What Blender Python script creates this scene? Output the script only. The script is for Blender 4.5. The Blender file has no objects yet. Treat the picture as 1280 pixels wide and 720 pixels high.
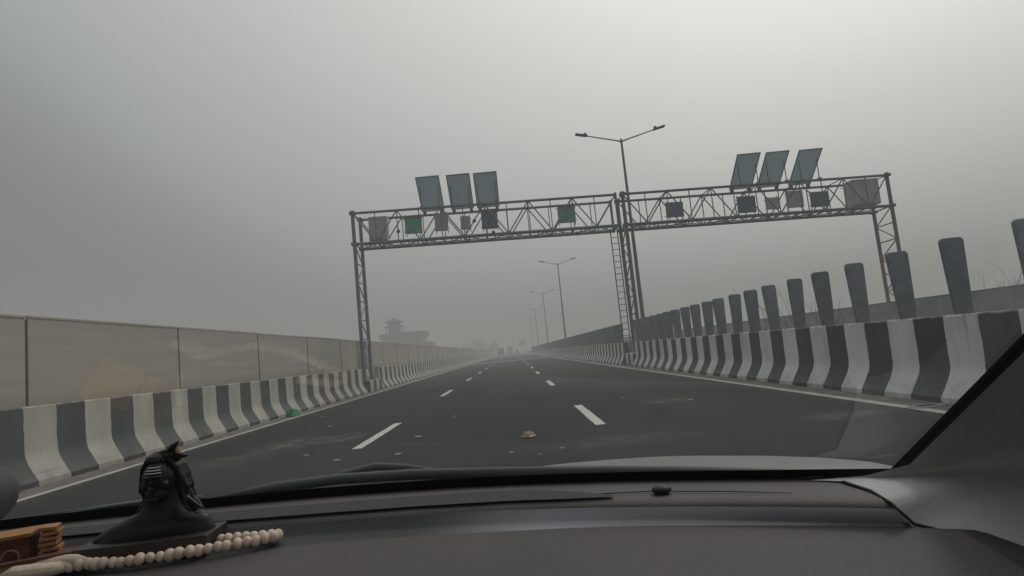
import bpy, bmesh, math, random
from mathutils import Vector, Matrix, noise
random.seed(7)
R = math.radians
sc = bpy.context.scene
COL = sc.collection

# ------------------------------------------------------------------ helpers
def tag(o, label=None, cat=None, group=None, kind=None):
    if label: o['label'] = label
    if cat: o['category'] = cat
    if group: o['group'] = group
    if kind: o['kind'] = kind
    return o

def empty(name, loc=(0, 0, 0), rz=0):
    o = bpy.data.objects.new(name, None)
    o.location = loc; o.rotation_euler = (0, 0, rz)
    o.empty_display_size = .1
    COL.objects.link(o)
    return o

def build(name, bm, mats, parent=None, smooth=False, autos=None):
    me = bpy.data.meshes.new(name)
    bmesh.ops.recalc_face_normals(bm, faces=bm.faces[:])
    if smooth or autos:
        for f in bm.faces: f.smooth = True
    if autos:
        for e in bm.edges:
            if len(e.link_faces) == 2 and e.calc_face_angle(0) > R(autos): e.smooth = False
    bm.to_mesh(me); bm.free()
    if not isinstance(mats, (list, tuple)): mats = [mats]
    for m in mats: me.materials.append(m)
    o = bpy.data.objects.new(name, me)
    COL.objects.link(o)
    if parent is not None: o.parent = parent
    return o

def dup(o, loc=None, parent=None):
    c = o.copy(); COL.objects.link(c)
    if parent is not None: c.parent = parent
    if loc is not None: c.location = loc
    for ch in list(o.children): dup(ch, None, c)
    return c

def B(): return bmesh.new()

def box(bm, c, s, rot=None, bev=0, mi=0):
    M = Matrix.Translation(Vector(c))
    if rot is not None: M = M @ rot.to_4x4()
    M = M @ Matrix.Diagonal((s[0], s[1], s[2], 1))
    g = bmesh.ops.create_cube(bm, size=1, matrix=M)
    vs = g['verts']
    fs = {f for v in vs for f in v.link_faces}
    if bev:
        es = list({e for v in vs for e in v.link_edges})
        r = bmesh.ops.bevel(bm, geom=es, offset=bev, segments=2, profile=.5, affect='EDGES')
        fs = set(r['faces']) | {f for f in fs if f.is_valid}
    for f in fs:
        if f.is_valid: f.material_index = mi

def tube(bm, a, b, r0, r1=None, n=8, mi=0):
    a = Vector(a); b = Vector(b)
    if r1 is None: r1 = r0
    d = (b - a)
    q = d.to_track_quat('Z', 'Y')
    M = Matrix.Translation((a + b) / 2) @ q.to_matrix().to_4x4()
    g = bmesh.ops.create_cone(bm, cap_ends=True, segments=n, radius1=r0, radius2=r1, depth=d.length, matrix=M)
    for v in g['verts']:
        for f in v.link_faces: f.material_index = mi

def path(bm, pts, rads, n=8, mi=0, cap=True):
    pts = [Vector(p) for p in pts]
    if not isinstance(rads, (list, tuple)): rads = [rads] * len(pts)
    rings = []
    up = Vector((0, 0, 1))
    for i, p in enumerate(pts):
        t = (pts[min(i + 1, len(pts) - 1)] - pts[max(i - 1, 0)]).normalized()
        x = t.cross(up)
        if x.length < 1e-3: x = t.cross(Vector((1, 0, 0)))
        x.normalize(); y = x.cross(t).normalized()
        rings.append([bm.verts.new(p + (x * math.cos(k / n * 2 * math.pi) + y * math.sin(k / n * 2 * math.pi)) * rads[i]) for k in range(n)])
    for a, b in zip(rings[:-1], rings[1:]):
        for k in range(n):
            f = bm.faces.new((a[k], a[(k + 1) % n], b[(k + 1) % n], b[k])); f.material_index = mi
    if cap:
        for rg in (rings[0], rings[-1]):
            f = bm.faces.new(rg); f.material_index = mi

def loft(bm, rows, mi=0, close=False):
    V = [[bm.verts.new(p) for p in r] for r in rows]
    for a, b in zip(V[:-1], V[1:]):
        n = len(a)
        for k in range(n if close else n - 1):
            f = bm.faces.new((a[k], a[(k + 1) % n], b[(k + 1) % n], b[k]))
            f.material_index = mi if not callable(mi) else mi(k)
    return V

def ball(bm, c, r, seg=12, mi=0):
    if not isinstance(r, (list, tuple)): r = (r, r, r)
    M = Matrix.Translation(Vector(c)) @ Matrix.Diagonal((r[0], r[1], r[2], 1))
    g = bmesh.ops.create_uvsphere(bm, u_segments=seg, v_segments=max(6, seg * 2 // 3), radius=1, matrix=M)
    for v in g['verts']:
        for f in v.link_faces: f.material_index = mi

def sheet(bm, x0, x1, y0, y1, z, mi=0):
    f = bm.faces.new([bm.verts.new(p) for p in ((x0, y0, z), (x1, y0, z), (x1, y1, z), (x0, y1, z))])
    f.material_index = mi

def poly(bm, pts, mi=0):
    f = bm.faces.new([bm.verts.new(p) for p in pts]); f.material_index = mi

def interp(tab, x):
    if x <= tab[0][0]:
        a, b = tab[0], tab[1]
    elif x >= tab[-1][0]:
        a, b = tab[-2], tab[-1]
    else:
        for a, b in zip(tab[:-1], tab[1:]):
            if a[0] <= x <= b[0]: break
    t = (x - a[0]) / (b[0] - a[0])
    return a[1] + (b[1] - a[1]) * t

def sinterp(tab, x, w=.06):
    return sum(interp(tab, x + w * k) for k in (-1, -.5, 0, .5, 1)) / 5

# ------------------------------------------------------------------ materials
class N:
    def __init__(s, name):
        s.m = bpy.data.materials.new(name); s.m.use_nodes = True
        s.t = s.m.node_tree; s.b = s.t.nodes['Principled BSDF']; s.o = s.t.nodes['Material Output']
    def n(s, typ, **k):
        nd = s.t.nodes.new(typ)
        for a, v in k.items():
            if a.startswith('i_'): nd.inputs[a[2:].replace('_', ' ')].default_value = v
            else: setattr(nd, a, v)
        return nd
    def l(s, a, b): s.t.links.new(a, b)
    def math(s, op, a, b=None, c=None, clamp=False):
        nd = s.n('ShaderNodeMath', operation=op, use_clamp=clamp)
        for i, v in enumerate((a, b, c)):
            if v is None: continue
            if isinstance(v, (int, float)): nd.inputs[i].default_value = v
            else: s.l(v, nd.inputs[i])
        return nd.outputs[0]
    def mix(s, f, a, b, mode='MIX'):
        nd = s.n('ShaderNodeMix', data_type='RGBA', blend_type=mode)
        for sock, v in ((nd.inputs[0], f), (nd.inputs[6], a), (nd.inputs[7], b)):
            if isinstance(v, (int, float)): sock.default_value = v
            elif isinstance(v, tuple): sock.default_value = (*v, 1) if len(v) == 3 else v
            else: s.l(v, sock)
        return nd.outputs[2]
    def noise(s, vec, scale, detail=4, rough=.55, mapscale=None):
        if mapscale is not None:
            mp = s.n('ShaderNodeMapping'); mp.inputs['Scale'].default_value = mapscale
            s.l(vec, mp.inputs['Vector']); vec = mp.outputs[0]
        nd = s.n('ShaderNodeTexNoise'); nd.inputs['Scale'].default_value = scale
        nd.inputs['Detail'].default_value = detail; nd.inputs['Roughness'].default_value = rough
        s.l(vec, nd.inputs['Vector'])
        return nd.outputs['Fac']
    def ramp(s, f, a, b, smooth=False):
        nd = s.n('ShaderNodeMapRange'); nd.inputs['From Min'].default_value = a; nd.inputs['From Max'].default_value = b
        if smooth: nd.interpolation_type = 'SMOOTHSTEP'
        s.l(f, nd.inputs['Value']); return nd.outputs[0]
    def obj(s): return s.n('ShaderNodeTexCoord').outputs['Object']
    def xyz(s, v):
        nd = s.n('ShaderNodeSeparateXYZ'); s.l(v, nd.inputs[0]); return nd.outputs
    def bump(s, h, dist, strength=1):
        nd = s.n('ShaderNodeBump'); nd.inputs['Distance'].default_value = dist; nd.inputs['Strength'].default_value = strength
        s.l(h, nd.inputs['Height']); s.l(nd.outputs[0], s.b.inputs['Normal'])

def simple(name, col, rough=.6, metal=0, var=.25, scale=8, grain=None, spec=.5, vary=0):
    k = N(name); o = k.obj()
    f = k.noise(o, scale, 6, .6)
    lo = tuple(c * (1 - var) for c in col); hi = tuple(min(1, c * (1 + var)) for c in col)
    c = k.mix(k.ramp(f, .3, .7), lo, hi)
    if vary:
        oi = k.n('ShaderNodeObjectInfo')
        c = k.mix(k.math('MULTIPLY', oi.outputs['Random'], vary), c, tuple(a * .45 for a in col))
        x, y, z = k.xyz(o)
        c = k.mix(k.math('MULTIPLY', k.ramp(z, .30, .0), k.ramp(k.noise(o, 9, 5), .35, .65)), c, (.17, .16, .14))
        c = k.mix(k.math('MULTIPLY', k.ramp(k.noise(o, 22, 6, .7, (1, 1, .2)), .55, .72), .5), c, (.20, .20, .19))
        c = k.mix(k.math('MULTIPLY', k.ramp(k.noise(o, 7, 6, .7), .60, .70), .6), c, (.17, .105, .07))
    k.l(c, k.b.inputs['Base Color'])
    k.b.inputs['Roughness'].default_value = rough; k.b.inputs['Metallic'].default_value = metal
    k.b.inputs['Specular IOR Level'].default_value = spec
    if grain: k.bump(k.noise(o, grain[0], 2), grain[1], .5)
    return k.m

def asphalt():
    k = N('asphalt'); o = k.obj(); x, y, z = k.xyz(o)
    big = k.noise(o, .35, 5, .6, (1, .25, 1))
    mid = k.noise(o, 3, 6, .65)
    fine = k.noise(o, 160, 3, .7)
    c = k.mix(k.ramp(big, .3, .72), (.013, .0155, .0165), (.020, .0225, .023))
    c = k.mix(k.math('MULTIPLY', k.ramp(mid, .35, .8), .35), c, (.028, .030, .030))
    c = k.mix(k.math('MULTIPLY', k.ramp(fine, .48, .75), .6), c, (.066, .069, .069))
    spk = k.noise(o, 38, 2, .5)
    c = k.mix(k.math('MULTIPLY', k.ramp(spk, .66, .74), .55), c, (.10, .10, .097))
    pat = k.noise(o, .16, 3, .5, (1.6, .3, 1))
    c = k.mix(k.math('MULTIPLY', k.ramp(pat, .55, .62), .28), c, (.036, .037, .036))
    # wheel paths polished in each lane (darker) - lanes 3.5 m wide
    lane = k.math('PINGPONG', k.math('ADD', x, 5.85), 1.75)
    wp = k.math('ABSOLUTE', k.math('SUBTRACT', lane, .95))
    c = k.mix(k.math('MULTIPLY', k.math('MULTIPLY', k.ramp(wp, .55, .1, True), k.ramp(big, .2, .6)), .5), c, (.016, .018, .019))
    # pale lime spills
    def stain(cx, cy, rx, ry, amt, c):
        d = k.math('SQRT', k.math('ADD', k.math('POWER', k.math('DIVIDE', k.math('SUBTRACT', x, cx), rx), 2), k.math('POWER', k.math('DIVIDE', k.math('SUBTRACT', y, cy), ry), 2)))
        m = k.math('MULTIPLY', k.ramp(d, 1, .2, True), k.ramp(k.noise(o, 3.2, 7, .75, (1, .45, 1)), .40, .72))
        return k.mix(k.math('MULTIPLY', m, amt), c, (.28, .27, .25))
    c = stain(-3.75, 10.1, .8, 1.2, .55, c); c = stain(-2.95, 10.3, .5, .8, .5, c); c = stain(-4.3, 8.8, .8, .8, .3, c)
    c = stain(2.7, 11.0, .6, .5, .5, c); c = stain(1.0, 7.2, 1.6, .6, .25, c); c = stain(3.9, 7.4, .8, .5, .35, c)
    # dust drifting in from both edges
    e = k.math('MINIMUM', k.math('ADD', x, 6.4), k.math('SUBTRACT', 5.2, x))
    c = k.mix(k.math('MULTIPLY', k.ramp(e, .9, .3, True), k.ramp(mid, .3, .7)), c, (.12, .11, .098))
    k.l(c, k.b.inputs['Base Color']); k.b.inputs['Roughness'].default_value = .92
    k.b.inputs['Specular IOR Level'].default_value = .22
    k.bump(fine, .006, .8)
    return k.m

def paint(name, col, wear):
    k = N(name); o = k.obj()
    w = k.noise(o, 14, 8, .7); f = k.noise(o, 90, 3, .6)
    c = k.mix(k.ramp(k.noise(o, 2.2, 5), .3, .7), tuple(a * .82 for a in col), col)
    m = k.math('MULTIPLY', k.ramp(w, .55, .68), wear)
    m = k.math('ADD', m, k.math('MULTIPLY', k.ramp(f, .6, .75), .35), clamp=True)
    k.l(k.mix(m, c, (.07, .07, .068)), k.b.inputs['Base Color']); k.b.inputs['Roughness'].default_value = .7
    k.bump(f, .003, .5)
    return k.m

def barrier_paint(name, start, period, light, dark, zdark):
    k = N(name); o = k.obj(); x, y, z = k.xyz(o)
    wob = k.math('MULTIPLY', k.math('SUBTRACT', k.noise(o, 5, 4, .6), .5), .05)
    fr = k.math('FRACT', k.math('DIVIDE', k.math('SUBTRACT', k.math('ADD', y, wob), start - period * 40), period))
    st = k.ramp(fr, .497, .505)
    grime = k.noise(o, 2.0, 7, .65, (1, 1, .35))
    fine = k.noise(o, 30, 6, .7)
    lt = k.mix(k.ramp(grime, .38, .72), light, tuple(c * .70 for c in light))
    lt = k.mix(k.math('MULTIPLY', k.ramp(fine, .56, .72), .35), lt, (.16, .15, .135))
    dk = k.mix(k.ramp(grime, .35, .75), dark, tuple(c * 1.8 for c in dark))
    dk = k.mix(k.math('MULTIPLY', k.ramp(fine, .6, .74), .5), dk, (.15, .15, .145))
    c = k.mix(st, dk, lt)
    # vertical rain streaks under the top edge
    sk = k.ramp(k.noise(o, 9, 4, .6, (1, 1, .06)), .55, .75)
    c = k.mix(k.math('MULTIPLY', k.math('MULTIPLY', sk, k.ramp(z, .35, 1.05)), .45), c, (.11, .105, .095))
    # dust splash low down, worn bare toe
    sc_ = k.math('MULTIPLY', k.ramp(k.noise(o, 4, 6, .7, (1, .12, 2.5)), .58, .72), k.ramp(z, .55, .2))
    c = k.mix(k.math('MULTIPLY', sc_, .5), c, (.05, .05, .048))
    low = k.math('MULTIPLY', k.ramp(z, .42, .05), k.ramp(k.noise(o, 6, 5), .25, .7))
    c = k.mix(k.math('MULTIPLY', low, .55), c, (.17, .155, .135))
    toe = k.math('MULTIPLY', k.math('SUBTRACT', 1, st), k.ramp(z, zdark + .01, zdark - .01))
    c = k.mix(k.math('MULTIPLY', toe, .8), c, (.018, .019, .02))
    # bare concrete along the top lip where chipped
    chip = k.math('MULTIPLY', k.ramp(z, 1.035, 1.06), k.ramp(k.noise(o, 7, 6, .7), .42, .55))
    c = k.mix(chip, c, (.27, .26, .24))
    k.l(c, k.b.inputs['Base Color']); k.b.inputs['Roughness'].default_value = .78
    k.bump(fine, .008, .6)
    return k.m

def wallmat():
    k = N('ribbed_sheet'); o = k.obj(); x, y, z = k.xyz(o)
    rib = k.math('SINE', k.math('MULTIPLY', z, 2 * math.pi / .055))
    big = k.noise(o, .8, 6, .6, (1, .25, 1.5))
    c = k.mix(k.ramp(big, .3, .7), (.46, .43, .365), (.54, .505, .43))
    band = k.noise(o, 6, 3, .5, (.0, .02, 1))
    c = k.mix(k.math('MULTIPLY', k.ramp(band, .4, .65), .45), c, (.40, .385, .33))
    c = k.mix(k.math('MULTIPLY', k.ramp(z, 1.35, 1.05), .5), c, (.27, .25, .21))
    c = k.mix(k.math('MULTIPLY', k.ramp(rib, -.2, 1), .03), c, (.2, .2, .17))
    k.l(c, k.b.inputs['Base Color']); k.b.inputs['Roughness'].default_value = .55
    k.bump(rib, .001, .08)
    tr = k.n('ShaderNodeBsdfTranslucent'); k.l(c, tr.inputs['Color'])
    mx = k.n('ShaderNodeMixShader'); mx.inputs[0].default_value = .22
    k.l(k.b.outputs[0], mx.inputs[1]); k.l(tr.outputs[0], mx.inputs[2]); k.l(mx.outputs[0], k.o.inputs['Surface'])
    return k.m

def glassmat():
    k = N('windscreen_glass')
    lw = k.n('ShaderNodeLayerWeight'); lw.inputs['Blend'].default_value = .5
    fac = k.math('MULTIPLY_ADD', k.math('POWER', lw.outputs['Facing'], 5), .85, .15, clamp=True)
    tr = k.n('ShaderNodeBsdfTransparent'); tr.inputs['Color'].default_value = (.93, .95, .945, 1)
    gl = k.n('ShaderNodeBsdfGlossy'); gl.inputs['Roughness'].default_value = .02
    mx = k.n('ShaderNodeMixShader')
    k.l(fac, mx.inputs[0]); k.l(tr.outputs[0], mx.inputs[1]); k.l(gl.outputs[0], mx.inputs[2])
    o = k.obj()
    du = k.n('ShaderNodeBsdfDiffuse'); du.inputs['Color'].default_value = (.52, .58, .62, 1)
    tl = k.n('ShaderNodeBsdfTranslucent'); tl.inputs['Color'].default_value = (.52, .58, .62, 1)
    m2 = k.n('ShaderNodeMixShader'); m2.inputs[0].default_value = .7
    k.l(du.outputs[0], m2.inputs[1]); k.l(tl.outputs[0], m2.inputs[2])
    dust = k.math('MULTIPLY_ADD', k.ramp(k.noise(o, 3.2, 7, .75), .42, .72), .020, .009)  # dust film, put in to lift the darks like veiling glare
    m3 = k.n('ShaderNodeMixShader')
    k.l(dust, m3.inputs[0]); k.l(mx.outputs[0], m3.inputs[1]); k.l(m2.outputs[0], m3.inputs[2])
    k.l(m3.outputs[0], k.o.inputs['Surface'])
    return k.m

def dashmat(name, col, rough=.5, coarse=1, fade=None):
    k = N(name); o = k.obj()
    v = k.n('ShaderNodeTexVoronoi'); v.inputs['Scale'].default_value = 620 * coarse; k.l(o, v.inputs['Vector'])
    big = k.noise(o, 7, 5, .6)
    dust = k.noise(o, 260, 4, .75)
    c = k.mix(k.ramp(big, .3, .7), tuple(a * .88 for a in col), tuple(a * 1.1 for a in col))
    c = k.mix(k.math('MULTIPLY', k.ramp(dust, .58, .8), .25), c, tuple(a * 2 + .02 for a in col))
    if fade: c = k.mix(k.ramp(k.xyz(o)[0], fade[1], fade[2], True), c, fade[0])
    k.l(c, k.b.inputs['Base Color']); k.b.inputs['Roughness'].default_value = rough
    k.bump(v.outputs['Distance'], .0009, .45)
    return k.m

def hazemat(sig, col):
    k = N('smog')
    k.t.nodes.remove(k.b)
    ab = k.n('ShaderNodeVolumeAbsorption'); ab.inputs['Color'].default_value = (0, 0, 0, 1); ab.inputs['Density'].default_value = sig
    em = k.n('ShaderNodeEmission'); em.inputs['Color'].default_value = (*col, 1); em.inputs['Strength'].default_value = sig
    ad = k.n('ShaderNodeAddShader')
    k.l(ab.outputs[0], ad.inputs[0]); k.l(em.outputs[0], ad.inputs[1]); k.l(ad.outputs[0], k.o.inputs['Volume'])
    return k.m

def solarmat():
    k = N('bifacial_panel'); o = k.obj()
    c = k.mix(k.ramp(k.noise(o, 2, 4), .3, .7), (.34, .42, .46), (.42, .50, .54))
    k.l(c, k.b.inputs['Base Color']); k.b.inputs['Roughness'].default_value = .5
    tr = k.n('ShaderNodeBsdfTranslucent'); tr.inputs['Color'].default_value = (.62, .72, .78, 1)
    mx = k.n('ShaderNodeMixShader'); mx.inputs[0].default_value = .4
    k.l(k.b.outputs[0], mx.inputs[1]); k.l(tr.outputs[0], mx.inputs[2]); k.l(mx.outputs[0], k.o.inputs['Surface'])
    return k.m

M = dict(
    asphalt=asphalt(),
    line=paint('road_paint', (.62, .60, .55), .5),
    edge=paint('edge_paint', (.50, .48, .43), .75),
    shoulder=simple('dusty_shoulder', (.15, .138, .12), .9, var=.4, scale=4, grain=(60, .01)),
    joint=simple('joint_concrete', (.55, .54, .51), .8, var=.25, scale=3),
    ground=simple('dry_earth', (.16, .14, .11), .95, var=.3, scale=.2),
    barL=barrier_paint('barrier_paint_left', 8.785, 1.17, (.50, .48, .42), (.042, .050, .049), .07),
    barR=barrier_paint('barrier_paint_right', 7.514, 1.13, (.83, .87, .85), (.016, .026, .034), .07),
    concrete=simple('concrete', (.25, .275, .27), .85, var=.25, scale=1.2, grain=(25, .006)),
    wall=wallmat(),
    post=simple('wall_post_steel', (.10, .115, .11), .6, var=.3),
    blade=simple('blade_plastic', (.17, .205, .235), .55, var=.3, scale=5, vary=.5),
    galv=simple('galvanised_steel', (.15, .19, .22), .55, metal=.3, var=.3, scale=3),
    galvd=simple('weathered_steel', (.10, .135, .158), .6, metal=.2, var=.35, scale=3),
    rust=simple('rusty_steel', (.135, .10, .08), .75, var=.4, scale=4),
    lampp=simple('lamp_pole_paint', (.17, .17, .165), .55, metal=.2, var=.2),
    lamph=simple('lamp_head', (.10, .10, .10), .5, var=.2),
    solar=solarmat(),
    solarf=simple('panel_frame', (.13, .15, .16), .6, metal=.2),
    cab=simple('cabinet_grey', (.42, .46, .47), .6, var=.12, scale=4),
    cabd=simple('cabinet_dark', (.10, .15, .22), .55, var=.2, scale=4),
    green=simple('sign_green', (.03, .42, .23), .55, var=.2, scale=5),
    brown=simple('sign_brown', (.15, .115, .10), .7, var=.3, scale=5),
    black=simple('black_rubber', (.012, .013, .014), .55, var=.3),
    frit=simple('black_frit', (.006, .006, .007), .35, var=.2),
    dash=dashmat('dash_plastic', (.080, .070, .0705), .62),
    dash_lift=dashmat('dash_plastic_lifted', (.30, .30, .335), .6),  # same plastic, albedo lifted to stand in for light on the step
    dash_fade=dashmat('dash_plastic_shade_fade', (.050, .051, .056), .62, fade=((.29, .29, .325), .08, .30)),  # shade painted in: darkened where the shelf faces up, raised on the step
    dashb=dashmat('dash_plastic_black', (.03, .031, .032), .6),
    vent=simple('vent_black', (.014, .015, .017), .7, var=.3, scale=40),
    trim=dashmat('pillar_trim', (.39, .395, .395), .6, .7),
    liner=simple('roof_liner', (.30, .30, .29), .95, var=.1),
    bonnet=simple('silver_paint', (.14, .147, .147), .45, metal=0, var=.06, scale=2),
    glass=glassmat(),
    mirror=simple('mirror_glass', (.03, .03, .03), .4, var=.2, spec=.3),
    bust=simple('black_resin', (.0065, .0074, .008), .32, var=.3, scale=60, grain=(420, .0003), spec=.3),
    plinth=simple('dark_plinth', (.026, .022, .021), .5, var=.3, scale=60),
    ash=simple('ash_white', (.55, .54, .52), .8, var=.1),
    redink=simple('red_ink', (.09, .02, .015), .7, var=.2),
    bead=simple('wooden_bead_white', (.66, .52, .43), .6, var=.12, scale=120),
    cotton=simple('cotton', (.60, .50, .41), .95, var=.12, scale=200, grain=(900, .001)),
    wood=simple('carved_wood', (.085, .026, .012), .55, var=.5, scale=60, grain=(300, .001)),
    woodl=simple('pale_wood', (.30, .14, .055), .6, var=.3, scale=90),
    ochre=simple('ochre_top', (.30, .135, .025), .55, var=.2, scale=60),
    red=simple('red_plastic', (.45, .02, .02), .4, var=.2),
    paper=simple('paper', (.36, .35, .32), .9, var=.2),
    gpaper=simple('green_wrapper', (.02, .25, .11), .5, var=.2),
    bag=simple('wrapper', (.32, .27, .20), .45, var=.35, scale=30),
    drain=simple('drain_dark', (.008, .008, .008), .9),
    twig=simple('dry_twig', (.085, .07, .055), .9, var=.3),
    leaf=simple('foliage', (.055, .065, .038), .8, var=.4, scale=2),
    bark=simple('bark', (.07, .06, .05), .9, var=.3),
    bwall=simple('building_wall', (.19, .195, .195), .85, var=.15, scale=.3),
    broof=simple('building_roof', (.10, .102, .105), .85, var=.2, scale=.3),
    bglass=simple('building_glass', (.06, .08, .10), .25, var=.2, scale=.5),
    vehb=simple('vehicle_dark', (.05, .05, .055), .5, var=.3, scale=1),
    vehc=simple('vehicle_cargo', (.11, .09, .07), .7, var=.3, scale=1),
)

# ------------------------------------------------------------------ setting
def setting(name, bm, m, **k):
    return tag(build(name, bm, m, **k), kind='structure')

bm = B(); sheet(bm, -3000, 3000, -200, 5000, -.06); setting('ground', bm, M['ground'])
bm = B(); sheet(bm, -6.46, 5.21, -60, 1500, 0); setting('road', bm, M['asphalt'])
bm = B(); sheet(bm, 7.5, 17.3, -60, 1500, 0); setting('opposite_road', bm, M['asphalt'])
bm = B(); sheet(bm, 5.5, 7.0, -60, 1500, .02); setting('median', bm, M['ground'])
bm = B(); sheet(bm, -6.5, -5.97, -60, 1500, .004); setting('road_shoulder', bm, M['shoulder'])
bm = B(); sheet(bm, 4.82, 5.25, -60, 1500, .004); setting('road_shoulder', bm, M['shoulder'])
bm = B(); sheet(bm, -5.96, -5.82, -60, 1200, .008); setting('road_edge_line', bm, M['edge'])
bm = B(); sheet(bm, 4.66, 4.81, -60, 1200, .008); setting('road_edge_line', bm, M['edge'])
bm = B(); sheet(bm, -1.55, 1.55, -.07, .07, 0)
# dashes: slightly ragged rectangle
bm.free(); bm = B()
n = 14
rows = []
for i in range(n + 1):
    y = -1.55 + 3.1 * i / n
    rows.append([(-.075 + random.uniform(-.006, .006), y, 0), (.075 + random.uniform(-.006, .006), y, 0)])
loft(bm, rows)
d0 = setting('lane_dash', bm, M['line'])
first = True
for k in range(-1, 38):
    for X, off in ((-2.33, 10.35), (1.14, 10.25)):
        o = d0 if first else d0.copy()
        if not first: COL.objects.link(o)
        first = False
        o.location = (X + random.uniform(-.02, .02), off + 10.0 * k + random.uniform(-.15, .15), .005)
bm = B()
for a, b in ((78.6, 79.8), (80.6, 81.6)): sheet(bm, -6.45, 5.2, a, b, .012)
setting('bridge_joint', bm, M['joint'])

# haze over the whole place
bm = B(); box(bm, (0, 1000, 17), (3000, 4400, 40)); hz = build('haze', bm, hazemat(.0055, (.312, .304, .291)))
tag(hz, kind='stuff')

# ------------------------------------------------------------------ crash barriers
def sweep(bm, prof, ys, cap=True, jitter=0):
    rows = []
    for y in ys:
        rows.append([(x, y, z) for x, z in prof])
    V = loft(bm, rows, close=True)
    if cap:
        bm.faces.new(V[0]); bm.faces.new(V[-1])

def ylist(a, b):
    out = [a]; y = a
    while y < b:
        y += .6 if y < 60 else 6
        out.append(min(y, b))
    return out

def barrier(name, side, x0, y0, y1, mat, label, h=1.07):
    pr = [(0, 0), (.002, .075), (.022, .10), (.10, .23), (.143, .305), (.168, .36), (.182, .415), (.190, .48), (.198, h - .02), (.215, h), (.42, h), (.44, h - .02), (.47, .43), (.60, .08), (.60, 0)]
    pr = [(x0 + side * x, z - .004) for x, z in pr]
    bm = B(); sweep(bm, pr, ylist(y0, y1))
    o = build(name, bm, mat, autos=35)
    return tag(o, label, 'crash barrier')

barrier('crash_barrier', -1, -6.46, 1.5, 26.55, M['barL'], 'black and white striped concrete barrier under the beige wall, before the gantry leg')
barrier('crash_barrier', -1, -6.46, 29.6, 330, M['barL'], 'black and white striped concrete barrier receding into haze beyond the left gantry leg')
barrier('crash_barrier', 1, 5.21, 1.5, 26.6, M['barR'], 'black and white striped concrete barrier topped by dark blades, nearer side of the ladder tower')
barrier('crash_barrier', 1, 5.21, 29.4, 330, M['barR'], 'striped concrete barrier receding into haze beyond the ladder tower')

def pedestal(x, y0, y1, w, h, mat, label):
    bm = B(); box(bm, (x, (y0 + y1) / 2, h / 2 - .003), (w, y1 - y0, h), bev=.03)
    return tag(build('pedestal', bm, mat), label, 'pedestal')
pedestal(-6.82, 26.75, 29.4, .75, .52, M['barL'], 'low striped concrete pedestal carrying the left gantry leg')
pedestal(5.80, 26.8, 29.2, .85, .55, M['barR'], 'low striped concrete pedestal carrying the middle ladder tower')
bm = B(); box(bm, (18.25, 28.0, .3), (.8, 2.6, .6), bev=.03); tag(build('pedestal', bm, M['concrete']), 'plain concrete pedestal under the right gantry leg behind the parapet', 'pedestal')

# opposite carriageway: near side barrier and outer parapet
bm = B(); pr = [(7.55, -.004), (7.55, .08), (7.40, .37), (7.33, 1.02), (7.13, 1.02), (7.05, .37), (6.95, .08), (6.95, -.004)]
sweep(bm, pr, ylist(1.5, 330)); tag(build('crash_barrier', bm, M['concrete']), 'plain concrete barrier on the far side of the median', 'crash barrier')
bm = B(); pr = [(17.3, -.004), (17.32, .1), (17.5, .45), (17.55, 1.66), (17.52, 1.72), (17.85, 1.72), (17.85, -.004)]
sweep(bm, pr, ylist(4, 330)); tag(build('parapet_wall', bm, M['concrete']), 'plain grey concrete parapet beyond the dark blades on the right', 'wall')

# ------------------------------------------------------------------ noise wall (left)
nw = empty('noise_wall', (0, 0, 0)); tag(nw, 'long pale beige ribbed screen wall standing behind the left striped barrier', 'noise wall')
ps = 3.945; y0 = 8.66 - 2 * ps
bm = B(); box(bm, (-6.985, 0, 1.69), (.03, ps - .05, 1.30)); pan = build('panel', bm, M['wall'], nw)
bm = B()
box(bm, (-6.985, 0, 1.155), (.05, .020, 2.31)); box(bm, (-6.962, 0, 1.155), (.010, .024, 2.31))
pst = build('post', bm, M['post'], nw)
bm = B(); box(bm, (-6.985, 0, 2.348), (.05, ps - .04, .03)); cap = build('cap_rail', bm, M['wall'], nw)
for i in range(70):
    for src, yy in ((pan, y0 + ps * (i + .5)), (pst, y0 + ps * i), (cap, y0 + ps * (i + .5))):
        o = src if i == 0 else src.copy()
        if i: COL.objects.link(o); o.parent = nw
        o.location = (random.uniform(-.004, .004), yy, random.uniform(-.008, .008))

# ------------------------------------------------------------------ anti glare blades
def bladebm():
    bm = B()
    H0 = .95
    out = []
    segs = 10
    tw, bw, r = .152, .108, .055
    left = []
    for i in range(segs + 1):
        t = i / segs
        w = bw + (tw - bw) * (t ** .8)
        left.append((w, t * (H0 - r)))
    for a in range(1, 6):
        an = a / 5 * math.pi / 2
        left.append((tw - r + r * math.cos(an), H0 - r + r * math.sin(an)))
    prof = [(x, z) for x, z in left] + [(-x, z) for x, z in reversed(left)]
    loops = []
    for yy, s in ((-.022, .93), (-.014, 1.0), (.014, 1.0), (.022, .93)):
        loops.append([bm.verts.new((x * s, yy, z if s == 1 else z - (.008 if z > .5 else 0))) for x, z in prof])
    for a, b in zip(loops[:-1], loops[1:]):
        for k in range(len(a)):
            bm.faces.new((a[k], a[(k + 1) % len(a)], b[(k + 1) % len(a)], b[k]))
    bm.faces.new(loops[0]); bm.faces.new(loops[-1])
    box(bm, (0, 0, .006), (.20, .09, .012), bev=.004)
    return bm
b0 = build('antiglare_blade', bladebm(), M['blade'], autos=40)
tag(b0, 'dark tapered plastic blade standing in the row on top of the right striped barrier', 'anti-glare blade', 'anti-glare blades along the right barrier')
k = 0; y = 4.15
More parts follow.
